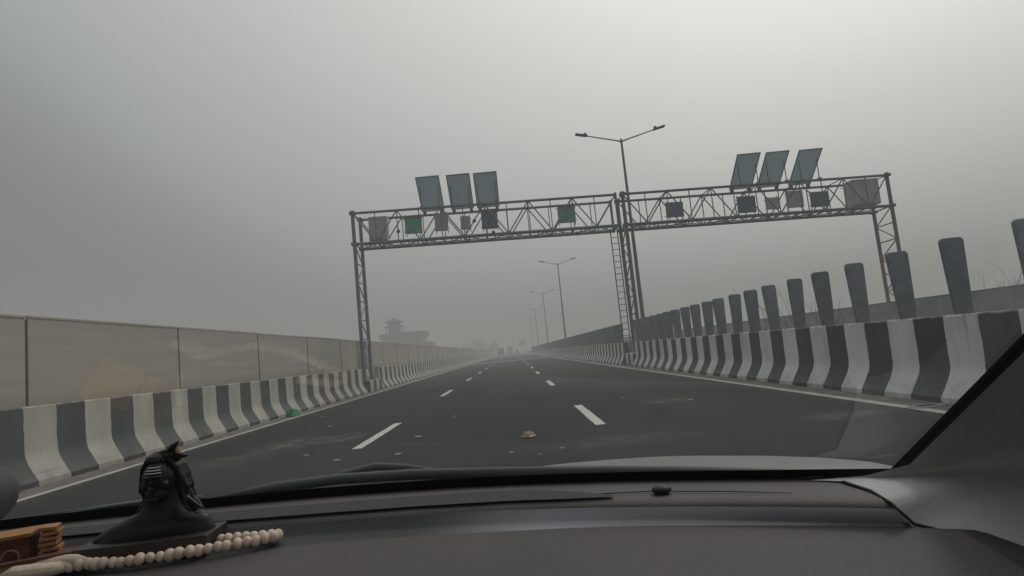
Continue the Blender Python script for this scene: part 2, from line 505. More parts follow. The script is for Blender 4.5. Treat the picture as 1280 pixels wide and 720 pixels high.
while y < 175:
    if not (26.4 < y < 29.5):
        o = b0 if k == 0 else b0.copy()
        if k: COL.objects.link(o)
        o.location = (5.545, y + random.uniform(-.03, .03), 1.066)
        o.rotation_euler = (random.uniform(-.02, .02), random.uniform(-.025, .025), random.uniform(-.12, .12))
        k += 1
    y += 1.055

# ------------------------------------------------------------------ gantry
YN, YF = 27.3, 28.7
XL, XM, XR = -6.8, 5.80, 18.2
def zb(x): return 6.80 - .0262 * (x + 6.8)
HT = 1.46
ga = empty('sign_gantry', (XL, 28, 0)); tag(ga, 'grey lattice steel gantry with three legs spanning both carriageways', 'gantry')
def P(x, y, z): return (x - XL, y - 28, z)

def tower(x, zfoot, xm, mat, ladder=None, rusty=None):
    bm = B()
    top = zb(x) + HT + .12
    w = .0
    for yy in (YN, YF):
        tube(bm, P(x, yy, zfoot), P(x, yy, top), .085, n=10)
        box(bm, P(x, yy, zfoot + .015), (.34, .34, .03))
    n = 7
    zs = [zfoot + .15 + (zb(x) - .15 - zfoot) * i / n for i in range(n + 1)]
    for i in range(n):
        tube(bm, P(x, YN, zs[i]), P(x, YF, zs[i]), .03, n=6)
        a, b = (YN, YF) if i % 2 else (YF, YN)
        tube(bm, P(x, a, zs[i]), P(x, b, zs[i + 1]), .028, n=6)
    tube(bm, P(x, YN, zs[-1]), P(x, YF, zs[-1]), .035, n=6)
    # head flanges
    for yy in (YN, YF):
        for zz in (zb(x), zb(x) + HT):
            box(bm, P(x, yy, zz), (.26, .26, .13))
    t = build('tower', bm, mat, ga, autos=40)
    return t
tL = tower(XL, .52, 0, M['galv'])
tM = tower(XM, .55, 0, M['galvd'])
tR = tower(XR, .6, 0, M['rust'])
# second pair of posts on the middle tower where the two spans meet
bm = B()
for yy in (YN, YF): tube(bm, P(XM - .33, yy, zb(XM) - .05), P(XM - .33, yy, zb(XM) + HT + .1), .06, n=8)
build('splice_post', bm, M['galvd'], tM, autos=40)
bm = B()
lx = XM - .30; ly = YF + .18
for dx in (-.17, .17): tube(bm, P(lx + dx, ly, .6), P(lx + dx, ly, zb(XM) + .2), .028, n=6)
z = .8
while z < zb(XM) + .1:
    tube(bm, P(lx - .17, ly, z), P(lx + .17, ly, z), .018, n=6); z += .3
for z in (1.6, 3.4, 5.2): tube(bm, P(lx + .17, ly, z), P(XM, YF, z), .015, n=6)
build('ladder', bm, M['galvd'], tM)

def truss(xa, xb, nb, mat):
    for nm, fn in (('chord', 'c'), ('bracing', 'b')):
        bm = B()
        if fn == 'c':
            for yy in (YN, YF):
                for h in (0, HT):
                    tube(bm, P(xa, yy, zb(xa) + h), P(xb, yy, zb(xb) + h), .062 if h else .07, n=10)
        else:
            st = (xb - xa) / nb
            for i in range(nb + 1):
                x = xa + st * i
                for yy in (YN, YF):
                    if 0 < i < nb: tube(bm, P(x, yy, zb(x)), P(x, yy, zb(x) + HT), .024, n=6)
                    if i < nb:
                        x2 = x + st
                        xm = (x + x2) / 2
                        if i % 2: tube(bm, P(x, yy, zb(x)), P(x2, yy, zb(x2) + HT), .030, n=6)
                        else: tube(bm, P(x, yy, zb(x) + HT), P(x2, yy, zb(x2)), .030, n=6)
                tube(bm, P(x, YN, zb(x)), P(x, YF, zb(x)), .028, n=6)
                if i % 2 == 0: tube(bm, P(x, YN, zb(x) + HT), P(x, YF, zb(x) + HT), .024, n=6)
                if i < nb:
                    ya, yb = (YN, YF) if i % 2 else (YF, YN)
                    tube(bm, P(x, ya, zb(x)), P(x + st, yb, zb(x + st)), .026, n=6)
        build(nm, bm, mat, ga, autos=40)
truss(XL, XM - .33, 12, M['galv'])
truss(XM, XR, 12, M['galvd'])
# maintenance walkway grating with kick plate along the bottom
bm = B()
for k in range(60):
    x = XL + .3 + (XR - XL - .6) * k / 59
    box(bm, P(x, 28.35, zb(x) + .085), (.05, .55, .02), rot=Matrix.Rotation(.0262, 3, 'Y'))
for yy in (28.08, 28.62):
    tube(bm, P(XL + .2, yy, zb(XL + .2) + .085), P(XR - .2, yy, zb(XR - .2) + .085), .022, n=6)
build('walkway', bm, M['galvd'], ga)

# things hanging in and on the gantry ------------------------------------------------
def panelbox(name, cat, label, cx, w, z0, z1, yy, front, depth=.14, top=None, hood=False, bars=True):
    r = empty(name, (cx, yy, z0)); tag(r, label, cat, 'equipment boards hung in the gantry')
    h = z1 - z0
    tilt = Matrix.Rotation(.0262, 3, 'Y')
    bm = B(); box(bm, (0, 0, h / 2), (w, depth, h), rot=tilt, bev=.012); build('housing', bm, M['cab'] if front is not M['cabd'] else M['cabd'], r)
    bm = B(); box(bm, (0, -depth / 2 - .009, h / 2 - (.09 if top else 0)), (w * .93, .018, h * (.74 if top else .93)), rot=tilt); build('face', bm, front, r)
    if top:
        bm = B(); box(bm, (0, -depth / 2 - .010, h * .87), (w * .96, .02, h * .2), rot=tilt); build('header', bm, top, r)
    bm = B()
    if bars:
        for s in (-1, 1):
            tube(bm, (s * w * .45, depth / 2 + .03, -.12), (s * w * .45, depth / 2 + .03, h + .10), .018, n=6)
        for zz in (.15 * h, .85 * h):
            tube(bm, (-w * .6, depth / 2 + .03, zz), (w * .6, depth / 2 + .03, zz), .015, n=6)
        build('bracket', bm, M['galvd'], r)
    else: bm.free()
    return r
panelbox('equipment_cabinet', 'cabinet', 'large pale grey cabinet at the left end of the gantry', -5.72, .84, 6.92, 8.05, 27.75, M['cab'], depth=.55)
panelbox('sign_board', 'sign', 'green board with brown header just left of the left solar panels', -4.08, .80, 7.13, 8.00, 27.75, M['green'], top=M['brown'])
panelbox('sign_board', 'sign', 'mid grey board hung below the leftmost solar panel of the left trio', -2.76, .62, 7.14, 7.98, 27.8, M['cab'])
panelbox('sign_board', 'sign', 'smallest grey box hung between two boards under the left solar panels', -1.63, .46, 7.10, 7.72, 27.8, M['cab'])
panelbox('sign_board', 'sign', 'dark slate board hung below the third solar panel of the left trio', -.48, .76, 7.0, 7.94, 27.75, M['cabd'], top=M['brown'])
panelbox('sign_board', 'sign', 'green board with brown header alone between the left solar panels and ladder tower', 3.16, .83, 6.93, 7.80, 27.75, M['green'], top=M['brown'])
panelbox('sign_board', 'sign', 'dark blue board alone between the ladder tower and right solar panels', 8.28, .80, 6.70, 7.42, 27.8, M['cabd'])
panelbox('sign_board', 'sign', 'dark blue board below the leftmost solar panel of the right trio', 11.70, .84, 6.58, 7.36, 27.8, M['cabd'])
panelbox('sign_board', 'sign', 'small pale grey box below the middle solar panel of the right trio', 12.95, .58, 6.62, 7.18, 27.8, M['cab'])
panelbox('sign_board', 'sign', 'tall pale grey board below the third solar panel of the right trio', 14.03, .74, 6.60, 7.40, 27.8, M['cab'])
panelbox('sign_board', 'sign', 'dark blue board right of the right solar panels beside the big cabinet', 15.19, .84, 6.52, 7.24, 27.8, M['cabd'])
panelbox('equipment_cabinet', 'cabinet', 'large grey cabinet at the right end of the gantry', 17.25, 1.25, 6.36, 7.58, 27.85, M['cab'], depth=.75)

def camera_unit(x, z, label):
    r = empty('traffic_camera', (x, 27.1, z)); tag(r, label, 'camera')
    bm = B(); ball(bm, (0, 0, 0), .085, 12); tube(bm, (0, -.05, -.02), (0, -.17, -.05), .06, .065, 10); build('camera_body', bm, M['black'], r, autos=50)
    bm = B(); tube(bm, (0, 0, .05), (0, .2, .16), .018, n=6); build('mount', bm, M['galvd'], r)
camera_unit(-4.70, 7.16, 'small black round camera beside the leftmost green board')
camera_unit(-1.18, 7.30, 'small black round camera right of the smallest grey box')
camera_unit(-.35, 6.68, 'small black camera hanging below the dark slate board')

sol = empty('solar_panel', (0, 0, 0))
bm = B()
rot = Matrix.Rotation(math.atan2(1.22, -1.5), 3, 'X')
yv = Vector((0, -1.5, 1.24)); Ls = yv.length; yv.normalize(); nv = Vector((1, 0, 0)).cross(yv)
Mx = Matrix(((1, yv.x, nv.x), (0, yv.y, nv.y), (0, yv.z, nv.z)))
c = yv * Ls / 2
box(bm, c, (1.03, Ls, .03), rot=Mx); build('panel', bm, M['solar'], sol)
bm = B()
for s in (-1, 1): box(bm, c + Vector((s * .53, 0, 0)), (.035, Ls + .04, .05), rot=Mx)
for t in (0, 1): box(bm, yv * Ls * t, (1.0, .035, .05), rot=Mx)
build('frame', bm, M['solarf'], sol)
bm = B()
for s in (-.42, .42):
    tube(bm, (s, 0, -.12), yv * .02 + Vector((s, 0, 0)), .03, n=6)
    a = yv * Ls * .72 + Vector((s, 0, 0))
    tube(bm, (s, -1.08, -.12), a, .022, n=6)
    box(bm, (s, -1.08, -.10), (.14, .14, .14)); box(bm, (s, .02, -.10), (.14, .14, .14))
build('support', bm, M['galvd'], sol)
SL = [(-3.16, 'leftmost solar panel of the left trio on top of the gantry'), (-1.74, 'middle solar panel of the left trio on top of the gantry'), (-.49, 'third solar panel of the left trio, nearest the ladder tower'),
      (11.78, 'first solar panel of the right trio, nearest the ladder tower'), (13.12, 'middle solar panel of the right trio on top of the gantry'), (14.66, 'last solar panel of the right trio, nearest the right leg')]
for i, (x, lb) in enumerate(SL):
    o = sol if i == 0 else dup(sol)
    o.location = (x, 28.42, zb(x) + HT + .14)
    tag(o, lb, 'solar panel', 'solar panels on the gantry')

# ------------------------------------------------------------------ street lamps
lp = empty('street_lamp', (0, 0, 0))
bm = B(); tube(bm, (0, 0, .55), (0, 0, 11.25), .115, .055, 12); tube(bm, (0, 0, 0), (0, 0, .56), .15, .15, 12); build('pole', bm, M['lampp'], lp, autos=40)
for s in (-1, 1):
    bm = B(); path(bm, [(0, 0, 11.1), (s * .3, 0, 11.2), (s * 1.0, 0, 11.38), (s * 1.75, 0, 11.58)], [.04, .036, .032, .028], 8); a = build('arm', bm, M['lampp'], lp, smooth=True)
    bm = B(); box(bm, (s * 1.98, 0, 11.64), (.62, .24, .09), rot=Matrix.Rotation(-s * .22, 3, 'Y'), bev=.03); build('lamp_head', bm, M['lamph'], a)
    bm = B(); box(bm, (s * 1.78, 0, 11.70), (.14, .10, .07), bev=.02); build('photocell', bm, M['lamph'], a)
LB = ['tallest nearest twin arm street lamp rising beside the ladder tower', 'second twin arm street lamp beyond the gantry, seen under the beam', 'third twin arm street lamp, hazy, left of the second', 'fourth street lamp, faint in the haze', 'fifth street lamp, barely visible in the haze']
for i, (y, x) in enumerate(((29.3, 6.5), (72, 6.45), (109, 6.5), (150, 6.5), (190, 6.5))):
    o = lp if i == 0 else dup(lp)
    o.location = (x, y, .02); tag(o, LB[i], 'street lamp', 'street lamps along the median')

# ------------------------------------------------------------------ bare shrubs and trees
def twigs(bm, p, d, L, r, depth):
    pts = [Vector(p)]; dd = Vector(d).normalized()
    for i in range(4):
        dd = (dd + Vector((random.gauss(0, .13), random.gauss(0, .13), random.gauss(.03, .06)))).normalized()
        pts.append(pts[-1] + dd * L / 4)
    path(bm, pts, [r, r * .85, r * .7, r * .55, r * .4], 5)
    if depth > 0:
        for k in range(random.randint(2, 4)):
            i = random.randint(1, 3)
            a = random.uniform(0, 6.28)
            nd = (dd + Vector((math.cos(a), math.sin(a), .2)) * random.uniform(.4, .8)).normalized()
            twigs(bm, pts[i], nd, L * random.uniform(.4, .65), r * .55, depth - 1)
def shrub(loc, h, n, label, r=.016, lean=.3, leafy=0):
    o = empty('bare_shrub', loc); tag(o, label, 'shrub', 'dry shrubs')
    bm = B()
    for k in range(n):
        a = random.uniform(0, 6.28)
        twigs(bm, (random.uniform(-.08, .08), random.uniform(-.08, .08), 0), (math.cos(a) * lean, math.sin(a) * lean, 1), h * random.uniform(.65, 1), r, 2)
    build('twig', bm, M['twig'], o)
    return o
shrub((6.25, 12.5, .0), 2.0, 4, 'bare twiggy shrub behind the dark blades, tallest of the three', .006)
shrub((6.3, 15.2, .0), 1.75, 3, 'thin bare shrub between two dark blades, shorter than its neighbour', .006)
shrub((6.3, 17.0, .0), 1.85, 2, 'sparse bare stems behind the smaller far blades', .006)
shrub((19.2, 23.0, -.06), 2.4, 5, 'dry bush just above the grey parapet at the right', .012, .6)
shrub((20.0, 24.6, -.06), 2.7, 7, 'fuller dry bush above the grey parapet at the right edge', .012, .5)

def tree(loc, h, w, label):
    o = empty('tree', loc); tag(o, label, 'tree', 'hazy trees far ahead')
    bm = B(); path(bm, [(0, 0, 0), (.1, 0, h * .25), (.0, .1, h * .5), (.1, 0, h * .8)], [.28, .22, .15, .05], 7)
    for k in range(6):
        a = random.uniform(0, 6.28); path(bm, [(0, 0, h * .35), (math.cos(a) * w * .25, math.sin(a) * w * .25, h * .55), (math.cos(a) * w * .42, math.sin(a) * w * .42, h * .75)], [.12, .08, .03], 5)
    build('trunk', bm, M['bark'], o)
    bm = B()
    cl = [(random.gauss(0, w * .22), random.gauss(0, w * .22), h * random.uniform(.45, .95), random.uniform(.5, 1.0) * w * .2) for _ in range(22)]
    for k in range(2200):
        c = random.choice(cl)
        v = Vector((random.gauss(0, 1), random.gauss(0, 1), random.gauss(0, 1))).normalized() * c[3] * random.uniform(.6, 1.1)
        p = Vector(c[:3]) + v
        s = random.uniform(.12, .26)
        u = Vector((random.gauss(0, 1), random.gauss(0, 1), random.gauss(0, 1))).normalized(); q = u.orthogonal().normalized()
        poly(bm, [p + u * s, p + q * s * .6, p - u * s, p - q * s * .6])
    build('crown', bm, M['leaf'], o)
for i, (x, y, h, w, lb) in enumerate(((-18, 330, 9.5, 10, 'broad low hazy tree beyond the far end of the beige wall'), (-28, 360, 9, 9, 'hazy tree left of the far vehicles, beside the building'),
                                  (-9.5, 300, 7.0, 6, 'small hazy tree at the end of the beige wall'))):
    tree((x, y, -.06), h, w, lb)

# ------------------------------------------------------------------ far building
bd = empty('building', (-38.5, 210, -.06)); bd.scale = (.7, .7, .7); tag(bd, 'hazy flat roofed building with a tiered pavilion on top beyond the beige wall', 'building')
bm = B(); box(bm, (1, 5, 7.2), (20, 16, 14.4)); box(bm, (13.2, 5, 5.5), (5.0, 12, 11)); build('wall', bm, M['bwall'], bd)
bm = B()
pts = []
for i in range(13):
    a = math.pi / 2 + math.pi * i / 12
    pts.append((-8 + 3.4 * math.cos(a), 5 + 8.8 * math.sin(a)))
ring = [(12.4, 13.8)] + pts + [(12.4, -3.8)]
loft(bm, [[(x, y, 14.4) for x, y in ring], [(x, y, 16.6) for x, y in ring]], close=True)
poly(bm, [(x, y, 16.6) for x, y in ring]); poly(bm, [(x, y, 14.4) for x, y in ring])
rf = build('roof', bm, M['broof'], bd)
for i in range(8):
    f = B(); box(f, (-7.5 + i * 2.3, -3.05, 12.3), (1.7, .1, 2.2)); w = build('window', f, M['bglass'], bd)
for i in range(8):
    f = B(); box(f, (-7.5 + i * 2.3, -3.05, 8.6), (1.7, .1, 2.0)); w = build('window', f, M['bglass'], bd)
pv = None
bm = B()
for dx in (-3.6, -1.2, 1.2, 3.6):
    for dy in (-3, 3): box(bm, (-3.4 + dx, 3 + dy, 18.2), (.45, .45, 3.4))
box(bm, (-3.4, 3, 18.2), (4.5, 4.0, 3.4))
pv = build('pavilion', bm, M['bwall'], bd)
def hip(bm, cx, cy, z, w, d, h, ov=.3):
    b = [(cx - w, cy - d, z), (cx + w, cy - d, z), (cx + w, cy + d, z), (cx - w, cy + d, z)]
    m = [(cx - w, cy - d, z + ov), (cx + w, cy - d, z + ov), (cx + w, cy + d, z + ov), (cx - w, cy + d, z + ov)]
    t = [(cx - w * .45, cy - d * .45, z + h), (cx + w * .45, cy - d * .45, z + h), (cx + w * .45, cy + d * .45, z + h), (cx - w * .45, cy + d * .45, z + h)]
    V = loft(bm, [b, m, t], close=True); bm.faces.new(V[0]); bm.faces.new(V[-1])
bm = B(); hip(bm, -3.4, 3, 19.9, 4.8, 4.5, 1.0); hip(bm, -3.4, 3, 22.2, 4.2, 4.0, 1.7); box(bm, (-3.4, 3, 21.6), (5.6, 5, 1.4)); ball(bm, (-3.4, 3, 24.0), (.9, .9, .9), 10)
build('pavilion_roof', bm, M['broof'], pv)

# ------------------------------------------------------------------ far vehicles
def wheels(parent, xs, ys, r):
    for x in xs:
        for y in ys:
            bm = B(); tube(bm, (x - .13, y, r), (x + .13, y, r), r, n=14); build('wheel', bm, M['black'], parent, autos=40)
def truck(loc, label, w, h, L):
    o = empty('truck', loc); tag(o, label, 'truck', 'vehicles far ahead in the haze')
    bm = B(); box(bm, (0, L / 2, .8 + (h - .8) / 2), (w, L, h - .8), bev=.06)
    for i in range(5): box(bm, (-w / 2 + w * (i + .5) / 5, -.02, .8 + (h - .8) / 2), (.08, .06, h - 1.0))
    b = build('cargo_body', bm, M['vehc'], o)
    bm = B(); box(bm, (0, L + 1.0, 1.6), (w * .95, 1.9, 2.2), bev=.15); build('cab', bm, M['vehb'], o)
    bm = B(); box(bm, (0, .0, .62), (w * .9, .12, .18)); build('bumper', bm, M['vehb'], o)
    wheels(o, (-w / 2 + .2, w / 2 - .2), (1.2, L + .8), .5)
truck((-4.2, 205, .004), 'dark truck far ahead at the left edge of the road', 2.3, 3.0, 5)
truck((-1.2, 250, .004), 'dark truck far ahead in the middle lane', 2.4, 3.4, 6)
o = empty('auto_rickshaw', (1.6, 245, .004)); tag(o, 'small narrow dark vehicle far ahead, right of the two trucks', 'vehicle', 'vehicles far ahead in the haze')
bm = B(); box(bm, (0, 1.2, .75), (1.3, 2.2, .8), bev=.12); build('body', bm, M['vehb'], o)
bm = B(); box(bm, (0, 1.1, 1.75), (1.25, 2.0, .14), bev=.06)
for s in (-1, 1):
    for yy in (.2, 1.9): box(bm, (s * .55, yy, 1.4), (.07, .07, .7))
box(bm, (0, .15, 1.4), (1.1, .05, .55)); build('canopy', bm, M['vehb'], o)
wheels(o, (-.55, .55), (.5,), .25); 
bm = B(); tube(bm, (-.06, 2.3, .25), (.06, 2.3, .25), .25, n=12); build('wheel', bm, M['black'], o)
o = empty('road_sign', (5.6, 330, 1.05)); tag(o, 'faint square sign board far ahead above the road end', 'sign')
bm = B(); box(bm, (0, 0, 4.4), (3.6, .1, 3.4), bev=.03); build('board', bm, M['vehb'], o)
bm = B(); tube(bm, (0, .1, 0), (0, .1, 3.0), .12, n=8); build('post', bm, M['galvd'], o)

# ------------------------------------------------------------------ litter on the road
def scrap(x, y, s, mat, label, name='paper_scrap', cat='litter', hgt=.01, el=1.0, grp='litter scraps on the road'):
    bm = B()
    n = 9
    rings = []
    for j, (q, zz) in enumerate(((1, .004), (.7, hgt * .8), (.3, hgt))):
        rings.append([(math.cos(i / n * 6.283) * s * q * random.uniform(.6, 1.15) * el, math.sin(i / n * 6.283) * s * q * random.uniform(.6, 1.15), .012 + zz * random.uniform(.5, 1.4)) for i in range(n)])
    V = loft(bm, rings, close=True); bm.faces.new(V[-1]); bm.faces.new(V[0])
    o = build(name, bm, mat); o.location = (x, y, 0)
    o.rotation_euler = (0, 0, random.uniform(-.4, .4))
    tag(o, label, cat, grp)
scrap(.09, 8.14, .105, M['bag'], 'crumpled pale plastic wrapper lying in the middle lane', 'plastic_wrapper', 'litter', .06, 1.1)
scrap(-6.15, 16.6, .22, M['gpaper'], 'bright green wrapper lying at the foot of the left striped barrier', 'green_wrapper', 'litter', .16, 1.0)
for x, y, s, lb in ((-1.56, 9.31, .075, 'white scrap right of the near left lane dash'), (-1.58, 7.76, .06, 'white scrap just in front of the near left lane dash'), (-.13, 7.01, .035, 'tiny white scrap in the middle lane close to the bonnet'),
                    (-1.25, 11.9, .05, 'small white scrap level with the far end of the left lane dash'), (-2.35, 7.75, .06, 'white scrap at the lower end of the left lane dash'), (.45, 6.95, .035, 'tiny white scrap right of the wrapper near the bonnet'),
                    (-3.0, 8.5, .05, 'white scrap on the left lane near the pale stains'), (-4.9, 15.2, .05, 'white scrap near the left edge line'), (.18, 6.7, .03, 'tiniest white scrap in front of the wrapper'),
                    (2.1, 12.2, .05, 'white scrap right of the near right lane dash'), (3.0, 10.6, .06, 'white scrap in the right lane'), (-3.9, 12.5, .05, 'white scrap in the left lane beyond the pale stains')):
    scrap(x, y, s * .62, M['paper'], lb, hgt=.012, el=1.5)
# drain inlet with broken rim beside right edge line
bm = B()
ring = [(math.cos(i / 14 * 6.283) * .16 * random.uniform(.7, 1.2), math.sin(i / 14 * 6.283) * .09 * random.uniform(.7, 1.2)) for i in range(14)]
loft(bm, [[(x * 1.5, y * 1.7, .0125) for x, y in ring], [(x * 1.3, y * 1.4, .022) for x, y in ring], [(x, y, .020) for x, y in ring]], close=True)
dr = build('drain_inlet', bm, M['concrete']); dr.location = (4.92, 7.35, 0)
bm = B(); poly(bm, [(x, y, .0165) for x, y in ring]); build('opening', bm, M['drain'], dr)
tag(dr, 'small broken drain hole beside the right edge line near the bonnet', 'drain')

# ------------------------------------------------------------------ the car we sit in
car = empty('car', (-.25, .2, 0)); tag(car, 'inside of a car: grey dashboard, pillar and windscreen looking onto the road', 'car')
OX, OY = -.25, .2
def cbuild(name, bm, mats, parent=None, **k):
    for v in bm.verts: v.co.x -= OX; v.co.y -= OY
    return build(name, bm, mats, car if parent is None else parent, **k)
C4 = [(-1.1, .97), (-.92, .99), (-.65, 1.0), (-.4, .998), (-.26, .985), (-.07, .955), (.12, .90), (.26, .845), (.35, .805), (.42, .775), (.55, .71)]
C2 = [(-1.1, .88), (-.75, .88), (-.47, .873), (-.31, .858), (-.06, .825), (.1, .78), (.26, .72), (.39, .66), (.5, .60), (.7, .48)]
C1 = [(-1.1, .735), (-.8, .755), (-.66, .77), (-.55, .782), (-.44, .80), (-.34, .825), (-.17, .815), (.1, .768), (.3, .70), (.41, .655), (.5, .60), (.7, .48)]
XS = [-1.7, -1.5, -1.3, -1.2] + [-1.1 + .025 * i for i in range(58)] + [.33 + .006 * i for i in range(30)] + [.515 + .025 * i for i in range(8)]
def row(tab, z, dy=0, w=.06): return [(x, sinterp(tab, x, w) + dy, z) for x in XS]
def shelfrow(t, z0, z1):
    return [(x, sinterp(C2, x) * (1 - t) + (sinterp(C1, x) - .004) * t, z0 + (z1 - z0) * t) for x in XS]
rows = [row(C4, .925, .07), row(C4, .944, .03), row(C4, .950, 0), row(C2, .9515, .05), row(C2, .9515, .012), row(C2, .949, .003), row(C2, .945, -.002)]
rows += [[(x, min(y - .004, y), z) for x, y, z in shelfrow(.10, .932, .932)]]
rows += [shelfrow(.45, .930, .930), shelfrow(.8, .928, .928), row(C1, .926, -.004), row(C1, .927, -.008), row(C1, .9262, -.016), row(C1, .921, -.05), row(C1, .907, -.12), row(C1, .885, -.2), row(C1, .83, -.29), row(C1, .74, -.34), row(C1, .55, -.36)]
BX = [(.30, .52), (.50, .487), (.55, .477), (.593, .465), (.633, .436), (.655, .406), (.661, .388), (.705, .394), (.756, .390), (.80, .38), (.9, .37)]
def cut(i, y): return .389 if i <= 6 else (.396 if i <= 9 else (.406 if i == 10 else max(.408, interp(BX, y))))
rows = [[(x, y, z - max(0, min(.12, (x - cut(i, y) - .003) * 5)) * (x > .3)) for x, y, z in r_] for i, r_ in enumerate(rows)]
bm = B(); V = loft(bm, rows)
idx = {}
for i, r_ in enumerate(V):
    for v in r_: idx[v] = i
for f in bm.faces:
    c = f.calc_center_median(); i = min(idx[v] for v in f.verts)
    if c.x > .435 and c.y < .66: f.material_index = 2  # dark end piece; its soft shadow is painted in as black faces
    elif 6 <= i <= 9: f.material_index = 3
dash = cbuild('dashboard', bm, [M['dash'], M['dash_lift'], M['dashb'], M['dash_fade']], smooth=True)
# defroster slot along the upper ledge
SA = [(-1.05, .945), (-.613, .931), (-.471, .935), (-.309, .923), (-.163, .906), (-.021, .884), (.046, .850), (.11, .800)]
SB = [(-1.05, .885), (-.75, .884), (-.57, .8785), (-.438, .8755), (-.287, .860), (-.15, .844), (-.021, .822), (.041, .804), (.11, .788)]
xs = [-1.05 + 1.16 * i / 40 for i in range(41)]
bm = B(); loft(bm, [[(x, sinterp(SA, x, .02), .9545) for x in xs], [(x, sinterp(SA, x, .02) * .5 + sinterp(SB, x, .02) * .5, .9552) for x in xs], [(x, sinterp(SB, x, .02), .9545) for x in xs]])
cbuild('defroster_vent', bm, M['vent'], dash, smooth=True)
dash.location = (0, 0, 0)
bm = B()
path(bm, [(.06, .822, .9535), (.16, .80, .9535), (.24, .765, .9535), (.31, .725, .9535)], [.0007, .0007, .0007, .0004], 6)
cbuild('seam', bm, M['vent'], dash)
bm = B(); ball(bm, (.172, .79, .957), (.0125, .011, .0060), 20)
cbuild('sun_sensor', bm, M['black'], dash, smooth=True)

# windscreen: base line swept up and back to the roof edge
def wpt(x, t):
    """x along the base, t 0..1 from the cowl to the roof edge"""
    yb = sinterp(C4, x) + .012
    run = .63 - .14 * min(1, max(0, (.25 - x) / .8))
    bul = .022 * math.sin(math.pi * t) * min(1, max(0, (.3 - x) / .5))
    t = t * 1.28
    return (x + (.11 * t if x > .2 else .11 * t * max(0, (x + .2) / .4)), yb - run * t + bul, .945 + .525 * t + bul)
WX = [-1.3 + 1.76 * i / 44 for i in range(45)]
bm = B(); loft(bm, [[wpt(x, j / 16) for x in WX] for j in range(17)])
ws = cbuild('windscreen', bm, M['glass'], smooth=True)
# black ceramic border along the base and right edge
bm = B()
def inner(p, d): return (p[0], p[1] - d, p[2])
loft(bm, [[inner(wpt(x, t), .004) for x in WX] for t in (.0, .014, .028)])
ed = []
for j in range(17):
    t = j / 16
    ed.append([inner(wpt(.46 - w, t), .005) for w in (.0, .010, .020)])
loft(bm, ed)
# rounded lower right corner fillet
corner = [inner(wpt(.44, .036), .0055)] + [inner(wpt(.44 - .06 * (1 - math.sin(a)) , .036 + .11 * (1 - math.cos(a))), .0055) for a in [i / 8 * math.pi / 2 for i in range(9)]]
cbuild('glass_border', bm, M['frit'], ws, smooth=True)

# right pillar trim : surface between the glass edge and the dash end
Ecur = [(.36, .782, .9515), (.415, .755, .957)] + [(wpt(.452, t)[0] - .004, wpt(.452, t)[1] - .012, wpt(.452, t)[2]) for t in (.04, .095, .175, .27, .4, .65, 1.0)]
Bcur = [(.388, .756, .953), (.392, .705, .953), (.386, .661, .951), (.404, .655, .929), (.434, .633, .921), (.463, .593, .912), (.475, .55, .905), (.485, .50, .897), (.52, .30, .88)]
rows = []
nr = 12
for j in range(nr + 1):
    t = j / nr
    r_ = []
    for i, (e, b) in enumerate(zip(Ecur, Bcur)):
        e = Vector(e); b = Vector(b)
        p = e.lerp(b, t)
        f = i / (len(Ecur) - 1)
        bl = math.sin(math.pi * t)
        # rounded edge near the glass, hollow flare towards the dash
        p += Vector((.22 * f * bl + .02 * bl * min(1, i / 3), .05 * f * bl, 0))
        r_.append(p)
    rows.append(r_)
bm = B(); loft(bm, rows)
bmesh.ops.subdivide_edges(bm, edges=bm.edges[:], cuts=1, use_grid_fill=True, smooth=.6)
bm2 = B(); path(bm2, [(x - .0015, y - .002, z) for x, y, z in Bcur[:5]], .0018, 6); cbuild('trim_seam', bm2, M['vent'], smooth=True)
cbuild('pillar_trim', bm, M['trim'], smooth=True)
# left pillar, roof lining, cowl, wiper, bonnet
bm = B(); loft(bm, [[wpt(-1.3, t) for t in (0, .25, .5, .75, 1)], [(wpt(-1.3, t)[0] - .12, wpt(-1.3, t)[1] - .10, wpt(-1.3, t)[2] - .01) for t in (0, .25, .5, .75, 1)]])
cbuild('pillar_trim', bm, M['trim'], smooth=True)
bm = B(); loft(bm, [[(wpt(x, 1)[0], wpt(x, 1)[1] + .01, wpt(x, 1)[2] + .003) for x in WX]] + [[(wpt(x, 1)[0], wpt(x, 1)[1] - d, wpt(x, 1)[2] + .003 + h) for x in WX] for d, h in ((.1, .03), (.5, .06), (1.3, .05))])
cbuild('roof_lining', bm, M['liner'], smooth=True)
bm = B()
cx = [-1.0 + 1.5 * i / 30 for i in range(31)]
loft(bm, [[(x, sinterp(C4, x) + .02, .938) for x in cx], [(x, sinterp(C4, x) + .05, .946) for x in cx], [(x, sinterp(C4, x) + .10, .940) for x in cx], [(x, sinterp(C4, x) + .16, .925) for x in cx]])
cbuild('cowl', bm, M['black'], smooth=True)
# bonnet
Z = [(-1.1, .85), (-.6, .875), (-.2, .890), (-.04, .914), (.05, .924), (.16, .9295), (.3, .935), (.4, .932), (.49, .931), (.56, .922), (.63, .90), (.75, .80)]
hx = [-1.1 + 1.85 * i / 60 for i in range(61)]
rows = []
for d, dz in ((.13, -.012), (.17, -.002), (.21, 0), (.27, -.004), (.4, -.022), (.7, -.085), (1.0, -.19)):
    rows.append([(x, sinterp(C4, min(x, .5)) + d, sinterp(Z, x, .05) + dz) for x in hx])
bm = B(); loft(bm, rows); cbuild('bonnet', bm, M['bonnet'], smooth=True)
